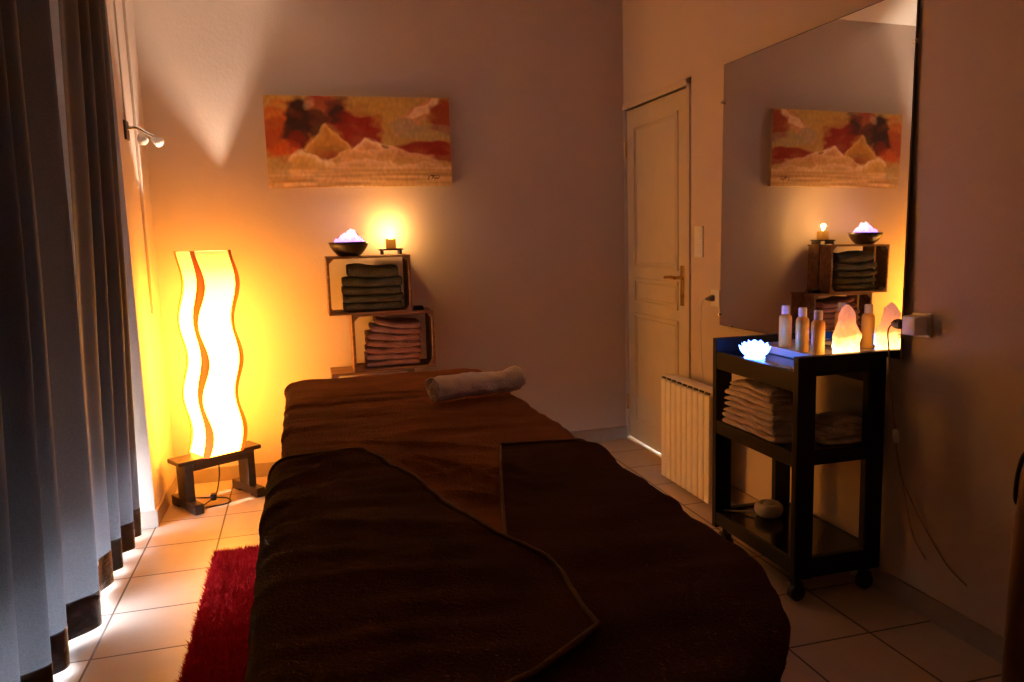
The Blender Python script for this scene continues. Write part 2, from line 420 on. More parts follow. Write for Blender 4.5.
# ------------------------------------------------------------------ painting on the back wall
def art(u, v):
    """u left to right 0..1, v bottom to top 0..1; broad brush marks"""
    def n(s, sx=1, sy=1, o=0): return noise.noise(Vector((u*s*sx+o, v*s*sy*.5, o*1.7)))
    wu = u+.035*n(5, 1, 1, 3)+.012*n(18, 1, 1, 5); wv = v+.08*n(4, 1, 1, 9)+.03*n(14, 1, 2, 2)
    c = Vector((.50, .31, .085)).lerp(Vector((.66, .46, .17)), .5+.5*n(6, 1, 3, 1))
    def blob(cx, cy, rx, ry, col, k=1., rot=0, sh=3.2):
        nonlocal c
        a = wu-cx; b = (wv-cy)*.5; ca, sa = math.cos(rot), math.sin(rot)
        x = (a*ca+b*sa)/rx; y = (-a*sa+b*ca)/(ry*.5)
        d = (x*x+y*y)**.5+.30*n(16, 1, 2.2, cx*9)
        w = max(0, min(1, (1.25-d)*sh))*k
        w *= .72+.28*min(1, max(0, .8+1.6*n(9, 1, 2, cx*7+cy)))
        c = c.lerp(Vector(col), w)
    red = (.34, .022, .008); mar = (.075, .022, .016); org = (.62, .16, .02); cre = (.88, .70, .46); och = (.60, .38, .10); gry = (.46, .38, .24); pnk = (.74, .38, .24)
    blob(.10, .80, .12, .22, och, .7)
    blob(.09, .62, .13, .30, org, .75); blob(.04, .58, .08, .18, red, .5)
    blob(.30, .82, .14, .17, red, .85, .2)
    blob(.40, .84, .06, .16, mar, .6)
    blob(.16, .68, .075, .28, mar, 1, -.1, 3); blob(.27, .70, .07, .14, mar, .95, .5, 3)
    blob(.39, .80, .035, .10, mar, .9)
    blob(.50, .66, .11, .24, red, .95, .3); blob(.55, .75, .07, .10, red, .9)
    blob(.245, .90, .035, .06, cre, .55, .4, 1.6)
    blob(.52, .90, .09, .10, och, .8); blob(.68, .84, .12, .20, och, .55, -.4)
    blob(.80, .80, .12, .09, pnk, .75, .75); blob(.86, .90, .09, .05, cre, .7, .5); blob(.76, .68, .08, .09, gry, .7)
    blob(.97, .80, .08, .18, red, .8, .4); blob(.91, .62, .10, .10, gry, .5)
    blob(.86, .43, .16, .085, red, .95, -.02); blob(.95, .34, .08, .07, red, .8)
    blob(.10, .42, .06, .09, org, .8); blob(.15, .50, .05, .10, red, .6)
    blob(.31, .36, .09, .09, mar, .75, .1); blob(.30, .33, .07, .05, red, .8)
    # pale peaks: light wedges with a crisp upper edge
    def peak(x0, y0, x1, y1, x2, y2, col, low, depth, k=1, edge=30):
        nonlocal c
        xs = wu
        if x0 <= xs <= x2:
            top = y0+(y1-y0)*(xs-x0)/(x1-x0) if xs < x1 else y1+(y2-y1)*(xs-x1)/(x2-x1)
            top += .02*n(30, 1, 1, 6)
            d = top-wv; side = min(1, (xs-x0)/.03, (x2-xs)/.03)
            if 0 < d < depth:
                q = min(1, d/.10)
                c = c.lerp(Vector(col).lerp(Vector(low), q), k*side*min(1, d*edge)*(1-d/depth)**.5)
    gold = (.62, .34, .07); ltc = (.95, .80, .58)
    peak(.17, .38, .335, .70, .48, .40, (.80, .56, .24), gold, .40, 1)
    c_ = n(7, 2, 1, 12)
    peak(.36, .26, .55, .58, .70, .45, ltc, (.78, .48, .22), .30, 1)
    peak(.50, .38, .66, .50, .96, .28, (.86, .62, .40), (.64, .36, .16), .22, .85)
    peak(.28, .24, .44, .44, .60, .36, (.88, .62, .34), (.66, .38, .14), .20, .9)
    peak(.09, .28, .18, .40, .36, .22, ltc, (.78, .54, .20), .26, 1)
    peak(.26, .10, .46, .30, 1.02, .24, (.90, .68, .46), (.62, .36, .15), .20, .9)
    blob(.625, .47, .018, .02, (.32, .13, .05), .7, -.6, 3)
    if v < .30:
        k = max(0, min(1, (.30-v)*6)); s = noise.noise(Vector((u*3.5, v*26, 4)))
        c = c.lerp(Vector((.70, .46, .22)).lerp(Vector((.50, .30, .14)) if s < 0 else Vector((.86, .68, .42)), min(1, abs(s)*2)), k*.75)
    blob(.04, .16, .07, .14, gry, .5)
    # little dark signature scribble, lower right
    for (a, b, c2, d2) in ((.865, .075, .872, .115), (.885, .08, .895, .115), (.895, .115, .90, .08), (.903, .08, .912, .10), (.912, .10, .918, .078), (.92, .08, .93, .105), (.88, .118, .93, .122)):
        px, py = u-a, (v-b)*.5; dx, dy = c2-a, (d2-b)*.5; L2 = dx*dx+dy*dy
        t = max(0, min(1, (px*dx+py*dy)/L2))
        if math.hypot(px-dx*t, py-dy*t) < .0022: c = Vector((.12, .05, .02))
    s = 1+.16*noise.noise(Vector((u*60, v*18, 0)))
    return [max(0, min(1, (x*s)**1.3*1.25)) for x in c]
pt = thing('painting', 'wide abstract canvas of red, ochre and cream hanging on the back wall', 'painting', (.3825, YB, 1.89))
PW, PH, PD = 1.028, .498, .038
me = bpy.data.meshes.new('canvas')
nx, ny = 330, 165
vs = [(-PW/2+PW*i/nx, -PD, -PH/2+PH*j/ny) for j in range(ny+1) for i in range(nx+1)]
fs = [(j*(nx+1)+i, j*(nx+1)+i+1, (j+1)*(nx+1)+i+1, (j+1)*(nx+1)+i) for j in range(ny) for i in range(nx)]
k = len(vs)
hw, hh = PW/2, PH/2
vs += [(-hw, -PD, -hh), (hw, -PD, -hh), (hw, -PD, hh), (-hw, -PD, hh), (-hw, -.002, -hh), (hw, -.002, -hh), (hw, -.002, hh), (-hw, -.002, hh)]
fs += [(k, k+4, k+5, k+1), (k+1, k+5, k+6, k+2), (k+2, k+6, k+7, k+3), (k+3, k+7, k+4, k), (k+4, k+7, k+6, k+5)]
me.from_pydata(vs, [], fs); me.update()
at = me.color_attributes.new('paint', 'FLOAT_COLOR', 'POINT')
for i, v in enumerate(vs):
    c = art((v[0]+hw)/PW, (v[2]+hh)/PH) if i < k else (.55, .40, .22)
    at.data[i].color = (*c, 1)
m, nt, N, L, p = new_mat('abstract_paint')
a = N.new('ShaderNodeVertexColor'); a.layer_name = 'paint'; L.new(a.outputs[0], p.inputs['Base Color']); p.inputs['Roughness'].default_value = .55
n_ = N.new('ShaderNodeTexNoise'); n_.inputs['Scale'].default_value = 60; b_ = N.new('ShaderNodeBump'); b_.inputs['Strength'].default_value = .3; b_.inputs['Distance'].default_value = .003
tc_ = N.new('ShaderNodeTexCoord'); L.new(tc_.outputs['Object'], n_.inputs['Vector'])
L.new(n_.outputs['Fac'], b_.inputs['Height']); L.new(b_.outputs[0], p.inputs['Normal'])
me.materials.append(m)
o = bpy.data.objects.new('canvas', me); COL.objects.link(o); o.parent = pt

# ------------------------------------------------------------------ mirror
MY0, MY1, MZ0, MZ1 = 2.195, 3.372, .880, 2.102
mr = thing('wall_mirror', 'large rectangular frameless mirror on the right wall above the black trolley', 'mirror', (XR-.004-.0265, MY1, MZ0), .010)
mr.rotation_euler = (0, .013, .008)
w_, h_ = MY1-MY0, MZ1-MZ0
bm = B(); box(bm, -.006, 0, -w_, 0, 0, h_, .0008); obj('mirror_glass', bm, M['mirror'], mr)
bm = B(); box(bm, -.0045, .0025, -w_-.003, .003, -.003, h_+.003, 0); obj('backing', bm, M['mirror_edge'], mr)
for y, z in ((.002, h_-.17), (.002, .05), (-w_-.002, h_-.17), (-w_-.002, .08), (-.10, -.001), (-w_+.15, -.001)):
    bm = B(); box(bm, -.014, .002, y-.008, y+.008, z-.008, z+.008, .003); obj('mirror_clip', bm, M['chrome'], mr)

# ------------------------------------------------------------------ massage table, sheet and towels
TX0, TX1, TY0, TY1, TZ = -.066, .742, .80, 3.40, .756
def sdf_core(x, y):
    """nearest point of the table outline's core; round corners, wider at the near end"""
    best = None
    rc = .45 if (y < 1.23 and x > .2) else (.12 if y < 2 else .10)
    X0, X1, Y0, Y1 = TX0-.02+(.12 if y < 2 else .10), TX1+.02-rc, TY0-.02+rc, TY1+.02-rc
    qx = max(X0, min(X1, x)); qy = max(Y0, min(Y1, y))
    dx, dy = x-qx, y-qy; d = math.hypot(dx, dy)
    if d < 1e-9: return x, y, 0, 0, -rc
    return qx, qy, dx/d, dy/d, d-rc
R_ = .035
def drape(x, y, off=0., lean=0., wr=0.):
    qx, qy, nx_, ny_, s = sdf_core(x, y)     # s: signed distance to outline
    L_ = s+R_
    if L_ <= 0:
        p = Vector((x, y, TZ+off)); nrm = Vector((0, 0, 1))
    else:
        ox, oy = x-nx_*L_, y-ny_*L_
        Ro = R_+off
        if L_ < R_*PI/2:
            a = L_/R_; p = Vector((ox+nx_*Ro*math.sin(a), oy+ny_*Ro*math.sin(a), TZ-R_+Ro*math.cos(a)))
            nrm = Vector((nx_*math.sin(a), ny_*math.sin(a), math.cos(a)))
        else:
            down = L_-R_*PI/2
            o_ = Ro-lean*down
            p = Vector((ox+nx_*o_, oy+ny_*o_, TZ-R_-down)); nrm = Vector((nx_, ny_, 0))
    return p, nrm, L_
def finish_cloth(name, rows, m, parent=None, thick=.004, smooth=True):
    bm = B()
    vr = [[bm.verts.new(p) for p in r] for r in rows]
    for a, b in zip(vr, vr[1:]):
        for i in range(len(a)-1): bm.faces.new((a[i], a[i+1], b[i+1], b[i]))
    o = obj(name, bm, m, parent, smooth=True)
    if thick:
        s = o.modifiers.new('s', 'SOLIDIFY'); s.thickness = thick; s.offset = -1
    return o

mt = thing('massage_table', 'padded massage table on folding legs, wholly covered by the brown sheet', 'massage table', ((TX0+TX1)/2, (TY0+TY1)/2, 0))
ox, oy = mt.location.x, mt.location.y
bm = B()
pts = []
def rr(x0, x1, y0, y1, rs, n=8):
    out = []
    for (cx_, cy_, a0, r) in ((x1, y1, 0, rs[0]), (x0, y1, PI/2, rs[1]), (x0, y0, PI, rs[2]), (x1, y0, 1.5*PI, rs[3])):
        sx = -1 if cx_ == x1 else 1; sy = -1 if cy_ == y1 else 1
        for k in range(n+1):
            a = a0+PI/2*k/n; out.append((cx_+sx*r+r*math.cos(a), cy_+sy*r+r*math.sin(a)))
    return out
def slab_poly(bm, poly, z0, z1, b):
    t = B(); vv = [t.verts.new((x-ox, y-oy, z0)) for x, y in poly]; f = t.faces.new(vv)
    r = bmesh.ops.extrude_face_region(t, geom=[f]); vs_ = [e for e in r['geom'] if isinstance(e, bmesh.types.BMVert)]
    bmesh.ops.translate(t, verts=vs_, vec=(0, 0, z1-z0))
    merge(bm, t)
slab_poly(bm, rr(TX0+.005, TX1-.005, TY0+.01, TY1-.005, (.09, .09, .11, .47)), TZ-.085, TZ-.022, 0)
obj('padded_top', bm, mat('table_vinyl', (.2, .16, .12), .5), mt)
bm = B(); slab_poly(bm, rr(TX0+.03, TX1-.03, TY0+.03, TY1-.03, (.08, .08, .1, .44)), TZ-.14, TZ-.086, 0)
obj('table_frame', bm, M['chair_wood'], mt)
for sx in (-1, 1):
    for sy in (-1, 1):
        bm = B(); x = sx*(.33 if sy > 0 or sx < 0 else .20); y = sy*.95
        tube(bm, [(x, y, TZ-.13), (x+.0*sx, y-.03*sy, .02), (x, y-.03*sy, 0)], [.022, .022, .024], 14)
        obj('leg', bm, M['chair_wood'], mt, smooth=True, angle=.6)

def ridge(x, y, x0, y0, x1, y1, w, h):
    px, py = x-x0, y-y0; dx, dy = x1-x0, y1-y0; L2 = dx*dx+dy*dy
    t = max(0, min(1, (px*dx+py*dy)/L2)); d = math.hypot(px-dx*t, py-dy*t)
    return h*math.exp(-(d/w)**2)*math.sin(PI*min(1, max(0, .12+.76*t)))
def sheet_wr(x, y):
    h = .006*noise.noise(Vector((x*2.2, y*9, 0)))+.0035*noise.noise(Vector((x*6, y*24, 3)))
    h += ridge(x, y, .16, 2.12, .54, 1.74, .016, .011)+ridge(x, y, .22, 2.02, .50, 1.66, .013, .009)+ridge(x, y, .24, 1.86, .48, 1.80, .014, .010)
    h += ridge(x, y, .30, 1.72, .44, 1.58, .014, .012)+ridge(x, y, -.12, 2.86, .30, 2.83, .010, .006)+ridge(x, y, .36, 2.85, .85, 2.74, .010, .005)
    h += ridge(x, y, -.12, 2.46, .1, 2.52, .014, .006)+ridge(x, y, .3, 2.32, .78, 2.24, .012, .005)+ridge(x, y, -.14, 3.2, -.02, 3.34, .010, .006)
    h += ridge(x, y, .05, 2.30, .50, 2.05, .014, .008)
    h += ridge(x, y, -.14, 2.62, .40, 2.60, .006, .006)+ridge(x, y, .0, 2.98, .5, 2.92, .012, .006)+ridge(x, y, .45, 2.50, .78, 2.36, .01, .006)
    return max(-.009, h*1.5)
rows = []
nX, nY = 190, 330
fx0_, fx1_, fy0_, fy1_ = TX0-.66, TX1+.62, TY0-.60, TY1+.62
for j in range(nY+1):
    r = []
    for i in range(nX+1):
        x = fx0_+(fx1_-fx0_)*i/nX; y = fy0_+(fy1_-fy0_)*j/nY
        near = .35*max(0, min(1, (1.5-y)/.5)) if x > .3 else .08
        p, nm, L_ = drape(x, y, 0, near)
        hang = max(0, L_)
        w_r = sheet_wr(x, y)
        if hang > .05:
            per = y if abs(nm.x) > abs(nm.y) else x
            ang = math.atan2(nm.y, nm.x)
            w_r = w_r*.5+min(1, (hang-.05)*3)*(.010*math.sin(per*17+2*math.sin(per*5)+ang*9))
        p += nm*w_r
        p.z = max(p.z, .06)
        r.append(p)
    rows.append(r)
tag(finish_cloth('bed_sheet', rows, M['terry_brown']), 'big brown terry sheet draped over the whole massage table', 'sheet')

def towel_patch(name, TLc, TRc, BRc, BLc, off, label, wrf, bulge=None, n=130, lean=0):
    TLc, TRc, BRc, BLc = [Vector((*c, 0)) for c in (TLc, TRc, BRc, BLc)]
    t = tag(thing(name, label, 'towel', (TLc.x, TLc.y, 0)), label, 'towel'); o0 = t.location.copy()
    def P(u, v, extra=0):
        a = TLc.lerp(TRc, u); b = BLc.lerp(BRc, u); q = a.lerp(b, v)
        if bulge: q += bulge(u, v)
        near = .35*max(0, min(1, (1.5-q.y)/.5)) if q.x > .3 else .08
        p, nm, L_ = drape(q.x, q.y, off, near)
        h = max(-.005, wrf(u, v, q.x, q.y))+sheet_wr(q.x, q.y)
        if L_ > .08: h += min(1, (L_-.08)*4)*.007*math.sin((q.y if abs(nm.x) > abs(nm.y) else q.x)*15)+.004
        p += nm*(h+extra); p.z = max(p.z, .1)
        return p-o0
    rows = [[P(i/n, j/n) for i in range(n+1)] for j in range(n+1)]
    finish_cloth('towel_cloth', rows, M['terry_dark'], t, .007)
    # thicker woven hem round the edge
    bm = B()
    E_ = [P(i/80, 0, .002) for i in range(81)]+[P(1, i/80, .002) for i in range(1, 81)]+[P(1-i/80, 1, .002) for i in range(1, 81)]+[P(0, 1-i/80, .002) for i in range(1, 80)]
    tube(bm, E_, .0045, 6)
    obj('hem', bm, M['terry_edge'], t, smooth=True)
    return t
def wr_r(u, v, x, y):
    h = .006*noise.noise(Vector((x*5, y*8, 8)))+.006*noise.noise(Vector((x*2, y*3, 18)))
    h -= .0035*math.exp(-((v-.055)/.008)**2)           # woven band near the end
    h += ridge(x, y, .55, 1.96, .82, 1.88, .018, .008)+ridge(x, y, .52, 1.88, .80, 1.93, .014, .006)+ridge(x, y, .62, 1.45, .82, 1.50, .02, .006)
    return h
towel_patch('towel', (.513, 2.055), (1.20, 1.95), (1.28, .42), (.16, .42), .010, 'dark brown terry towel laid over the right side of the massage table', wr_r,
            bulge=lambda u, v: Vector((-.02*math.sin(PI*v)*(1-u), 0, 0)), lean=.3)
def wr_l(u, v, x, y):
    h = .006*noise.noise(Vector((x*5, y*8, 28)))+.007*noise.noise(Vector((x*2.2, y*3, 38)))
    h -= .0035*math.exp(-((v-.06)/.008)**2)
    h += ridge(x, y, -.12, 1.98, .14, 2.05, .02, .012)+ridge(x, y, -.12, 1.80, .10, 1.98, .018, .010)+ridge(x, y, -.05, 1.62, .08, 1.86, .018, .007)
    h += ridge(x, y, .02, 1.55, .30, 1.42, .022, .008)+ridge(x, y, -.1, 1.3, .32, 1.22, .025, .007)
    return h
towel_patch('towel', (-.56, 2.11), (.136, 2.045), (.383, .985), (-.62, .33), .029, 'dark brown terry towel lying diagonally over the left side of the massage table', wr_l,
            bulge=lambda u, v: Vector(((.030*min(1, v/.25)+.042*math.exp(-((v-.83)/.13)**2))*min(1, (1-v)/.24)*u, 0, 0)))

# rolled cream towel
def rolled(L_, R0):
    rl = thing('rolled_towel', 'cream towel rolled into a bolster at the head of the massage table', 'towel', (.592, 2.72, TZ+.004), math.radians(13))
    bm = B(); rows = []; nl = 64
    turns = 3.2; na = 120
    for i in range(nl+1):
        s = i/nl; x = -L_/2+L_*s
        k = 1+.07*math.sin(s*5+1)+.17*max(0, (s-.62)/.38)**1.3-.04*math.sin(s*9)
        ring = []
        for j in range(na+1):
            a = j/na; th = a*turns*2*PI+PI*.7
            r = R0*(.24+.76*a)*k
            r += .0016*noise.noise(Vector((s*9, math.cos(th)*2, math.sin(th)*2)))*4
            z = R0*k*.92+r*math.sin(th)*.90
            yb = .012*math.sin(s*3.2)
            xx = x+(.006*math.sin(th*1.3+a*5) if i in (0, nl) else 0)-(0.010*(1-a) if i == 0 else 0)*-1
            ring.append((xx, r*math.cos(th)*1.08+yb, max(.002, z)))
        rows.append(ring)
    vr = [[bm.verts.new(p) for p in r] for r in rows]
    for a, b in zip(vr, vr[1:]):
        for i in range(len(a)-1): bm.faces.new((a[i], a[i+1], b[i+1], b[i]))
    o = obj('towel_roll', bm, M['terry_white'], rl, smooth=True)
    s = o.modifiers.new('s', 'SOLIDIFY'); s.thickness = .006; s.offset = 0
    bm = B(); th = turns*2*PI+PI*.7
    tube(bm, [Vector(rows[i][-1])+Vector((0, 0, .002)) for i in range(nl+1)], .004, 6); obj('hem', bm, M['terry_white'], rl, smooth=True)
rolled(.345, .049)

# ------------------------------------------------------------------ red shag rug
rg = thing('rug', 'red shaggy rug on the tiles beside and under the massage table', 'rug', (-.08, 2.55, 0))
RX, RY = .35, .905
bm = B(); box(bm, -RX, RX, -RY, RY, .001, .012, .004); obj('backing', bm, M['rug'], rg)
vs, fs = [], []
rnd = random.Random(3)
for _ in range(52000):
    x = rnd.uniform(-RX-.004, RX+.004) if rnd.random() < .3 else rnd.uniform(-RX-.006, -RX+.24); y = rnd.uniform(-RY-.004, RY+.004)
    h = rnd.uniform(.018, .034); a = rnd.uniform(0, 2*PI); w2 = rnd.uniform(.0012, .0022)
    bx, by = rnd.gauss(0, .010), rnd.gauss(0, .010)
    ca, sa = math.cos(a)*w2, math.sin(a)*w2
    k = len(vs)
    vs += [(x-ca, y-sa, .008), (x+ca, y+sa, .008), (x+bx*.4+ca, y+by*.4+sa, h*.6), (x+bx*.4-ca, y+by*.4-sa, h*.6), (x+bx, y+by, h)]
    fs += [(k, k+1, k+2, k+3), (k+3, k+2, k+4)]
me = bpy.data.meshes.new('pile'); me.from_pydata(vs, [], fs); me.materials.append(M['rug'])
o = bpy.data.objects.new('pile', me); COL.objects.link(o); o.parent = rg; o['kind'] = 'stuff'

# ------------------------------------------------------------------ tall glowing lamp
LX_, LY_ = -.487, 4.235
la = thing('floor_lamp', 'tall glowing lamp with wavy paper shade standing on a dark wooden bench base', 'lamp', (LX_, LY_, 0), math.radians(31.4))
bm = B(); box(bm, -.225, .225, -.068, .068, .243, .266, .004); box(bm, -.15, .15, -.062, -.042, .205, .243, .003); box(bm, -.15, .15, .042, .062, .205, .243, .003)
obj('bench_top', bm, M['lamp_wood'], la)
for s in (-1, 1):
    bm = B(); box(bm, s*.168-.021, s*.168+.021, -.055, .055, .05, .244, .004); g = obj('leg', bm, M['lamp_wood'], la)
    bm = B(); box(bm, s*.168-.024, s*.168+.024, -.138, -.062, 0, .052, .004); box(bm, s*.168-.024, s*.168+.024, .062, .138, 0, .052, .004)
    box(bm, s*.168-.024, s*.168+.024, -.07, .07, .012, .052, .004)
    obj('foot', bm, M['lamp_wood'], g)
Z0, Z1, SW = .268, 1.31, .096
wdir = Vector((math.cos(math.radians(-31.4)), math.sin(math.radians(-31.4)), 0))   # sideways in the room
def wave(z): return .008+.030*(z-Z0)/1.04*.8+.017*math.sin((z-Z0)*2*PI/.385-.26)
bm = B(); nz = 90
corn = [(-SW, -SW), (SW, -SW), (SW, SW), (-SW, SW)]
for lay, (s, mi) in enumerate(((1, 0), (.985, 1))):
    rows = []
    for j in range(nz+1):
        z = Z0+(Z1-Z0)*j/nz; o_ = wdir*wave(z); r = []
        for k in range(4):
            a = Vector((*corn[k], 0))*s; b = Vector((*corn[(k+1) % 4], 0))*s
            for q in range(6): p = a.lerp(b, q/6); r.append(bm.verts.new((p.x+o_.x, p.y+o_.y, z)))
        rows.append(r)
    for a, b in zip(rows, rows[1:]):
        for k in range(24):
            f = bm.faces.new((a[k], a[(k+1) % 24], b[(k+1) % 24], b[k])); f.material_index = mi
            if lay: f.normal_flip()
    if lay == 0: outer_top = rows[-1]
obj('lamp_shade', bm, [M['shade'], M['shade_inner']], la, smooth=True, angle=.8, fixn=False)
for k in range(4):
    cx0, cy0 = corn[k]
    t0 = Vector((cx0, cy0, 0)).normalized()
    bm = B(); rows = []
    wd = .016 if k != 1 else .021
    for j in range(nz+1):
        z = Z0+(Z1+.004-Z0)*j/nz; o_ = wdir*wave(z); c = Vector((cx0, cy0, 0))+o_+t0*.004; s = Vector((-t0.y, t0.x, 0))
        ww = wd*(1+.35*math.sin((z-Z0)*2*PI/.385+.4))
        rows.append([bm.verts.new((c+s*ww+t0*0+Vector((0, 0, z)))), bm.verts.new((c-s*ww+Vector((0, 0, z)))), bm.verts.new((c-s*ww-t0*.0075+Vector((0, 0, z)))), bm.verts.new((c+s*ww-t0*.0075+Vector((0, 0, z))))])
    for a, b in zip(rows, rows[1:]):
        for q in range(4): bm.faces.new((a[q], a[(q+1) % 4], b[(q+1) % 4], b[q]))
    bm.faces.new(rows[0]); bm.faces.new(rows[-1][::-1])
    obj('wavy_strip', bm, M['strip'], la, smooth=True, angle=.6)
bm = B(); lathe(bm, [(0, .0), (.012, .0), (.018, .02), (.016, .05), (.013, .07), (0, .07)], 16, (0, 0, .93)); cyl(bm, (0, 0, .26), (0, 0, .94), .006)
obj('bulb_holder', bm, M['white_plastic'], la, smooth=True, angle=.6)
# its cord with the switch hanging under the bench
bm = B(); tube(bm, spline([(.01, .0, .243), (.012, -.005, .15), (.0, -.015, .075), (-.01, -.03, .045)]), .0035, 8)
tube(bm, spline([(-.03, -.07, .03), (-.07, -.10, .006), (.0, -.10, .004), (.06, -.06, .004), (.03, .02, .004), (-.08, .06, .004), (-.19, .10, .004), (-.23, .22, .006)]), .0035, 8)
cd = obj('cord', bm, M['cable_dark'], None, smooth=True, loc=(LX_, LY_, 0))
bm = B(); box(bm, -.036, -.006, -.074, -.028, .022, .055, .007, seg=3); obj('switch', bm, M['black_plastic'], cd); under(cd, la)

# ------------------------------------------------------------------ wooden crates
CW, CH, CD = .455, .318, .25
def crate(x, z, y, label, rz=0):
    t = thing('wooden_crate', label, 'crate', (x, y, z), rz, 'wooden crates stacked against the back wall')
    bm = B()       # side boards: two boards per long side, solid ends, corner posts inside
    for zz in (0, CH-.012):
        for q in range(2): box(bm, 0, CW, .002+q*CD/2, CD/2-.002+q*CD/2, zz, zz+.012, .0015)
    pieces('long_board', bm, M['crate'], t)
    bm = B()
    for xx in (0.0005, CW-.0145):
        for q in range(2): box(bm, xx, xx+.014, .003+q*CD/2, CD/2-.012+q*CD/2, .0125, CH-.0125, .0015)
    pieces('end_board', bm, M['crate'], t)
    bm = B()
    for xx, sx in ((.0145, 1), (CW-.0145, -1)):
        for zz, sz in ((.0125, 1), (CH-.0125, -1)):
            vv = [(xx, zz), (xx+sx*.026, zz), (xx, zz+sz*.026)]
            a = [bm.verts.new((p[0], .004, p[1])) for p in vv]; b = [bm.verts.new((p[0], .05, p[1])) for p in vv]
            bm.faces.new(a); bm.faces.new(b[::-1])
            for k in range(3): bm.faces.new((a[k], b[k], b[(k+1) % 3], a[(k+1) % 3]))
    pieces('corner_post', bm, M['crate'], t)
    return t
CY = 4.30
crate(.141, .937, CY, 'brown wooden crate on top of the stack, holding dark grey-green towels')
crate(.258, .6185, CY, 'brown wooden crate in the middle of the stack, holding mauve towels')
c3 = crate(.135, .3000, CY-.01, 'brown wooden crate below the crate of mauve towels, its top corner beside the table')
c4 = crate(.150, -.0185+.0185, CY-.01, 'lowest brown wooden crate standing on the floor behind the massage table')
c4.scale = (1, 1, .2995/.318)

# folded towels
def slab(bm, w, d, h, z0, seed, bend=0, round_l=1., off=(0, 0), sag=0, nx=22, top_hump=0):
    rnd = random.Random(seed); n = 20; rows = []
    for i in range(nx+1):
        s = i/nx; x = -w/2+w*s
        e = min(s, 1-s)*nx
        k = (.80+.20*math.sqrt(min(1, e/1.8))) if e < 1.8 else 1
        ring = []
        for j in range(n):
            a = 2*PI*j/n
            ca, sa = math.cos(a), math.sin(a)
            yy = (abs(ca)**.4)*(1 if ca > 0 else -1)*d/2*(.97+.03*k)
            zz = (abs(sa)**.75)*(1 if sa > 0 else -1)*h/2*k
            q = Vector((x*9+seed*3.1, yy*9, seed*1.7))
            nn = noise.noise(q)*.010+noise.noise(q*3)*.003
            zz2 = zz+z0+h/2+(bend*(2*s-1)**2+sag*(2*s-1))+(nn if sa > -.2 else nn*.3)+top_hump*math.exp(-((s-.25)/.2)**2)*(sa > 0)
            ring.append((x+off[0], yy+off[1]+.004*noise.noise(Vector((x*12, seed*2., 0))), zz2))
        rows.append(ring)
    vr = [[bm.verts.new(p) for p in r] for r in rows]
    for a, b in zip(vr, vr[1:]):
        for k in range(n): bm.faces.new((a[k], a[(k+1) % n], b[(k+1) % n], b[k]))
    bm.faces.new(vr[0]); bm.faces.new(vr[-1][::-1])
def folded(name, loc, rz, w, d, h, layers, m, seed, label, group, bend=0, sag=0, hump=0, tilt=0):
    t = thing(name, label, 'towel', loc, rz, group)
    bm = B()
    for k in range(layers):
        slab(bm, w*(1-.012*k), d, h/layers*(1.14 if layers == 1 else 1.04), k*h/layers, seed+k*7, bend, off=(random.uniform(-.004, .004), random.uniform(-.004, .004)), sag=sag, top_hump=hump if k == layers-1 else 0)
    # fold-over edge joining the layers on the front
    o = obj('folded_cloth', bm, m, t, smooth=True)
    t.rotation_euler = (0, tilt, rz)
    return t
# grey-green stack
ordn = ['bottom', 'second from the bottom', 'middle', 'second from the top', 'top']
z = .9505
for i in range(5):
    h = (.046, .043, .044, .050, .060)[i]
    folded('folded_towel', (.385+(.002, .004, -.003, .006, .004)[i], CY+.125, z), random.uniform(-.02, .02), (.315, .325, .318, .320, .27)[i], .225, h, 1, M['terry_green'], 11+i*5,
           'dark grey-green folded towel, %s of the five in the upper crate' % ordn[i], 'grey-green towels in the upper crate', bend=.001*i, sag=-.0016*i, hump=.014 if i == 4 else 0)
    z += h*.98
ord7 = ['bottom', 'second from the bottom', 'third from the bottom', 'middle', 'third from the top', 'second from the top', 'top']
z = .633
for i in range(7):
    h = (.036, .035, .036, .037, .040, .036, .036)[i]
    folded('folded_towel', (.478+.003*i+(.0, .002, -.002, .004, .0, .012, .025)[i], CY+.125, z), random.uniform(-.02, .02), (.295, .298, .30, .295, .290, .275, .25)[i], .225, h, 1, M['terry_mauve'], 51+i*5,
           'mauve folded towel, %s of the seven in the lower crate' % ord7[i], 'mauve towels in the lower crate', bend=.0018*i, sag=-.0028*i)
    z += h*.965
# small black box on the lower crate's free corner
bm = B(); box(bm, -.028, .028, -.03, .03, 0, .018, .003); box(bm, -.0255, .0255, -.0275, .0275, .018, .024, .003)
tag(obj('small_box', bm, M['black_plastic'], loc=(.640, 4.40, .9370)), 'small flat black box on the lower crate, beside the upper crate', 'box')

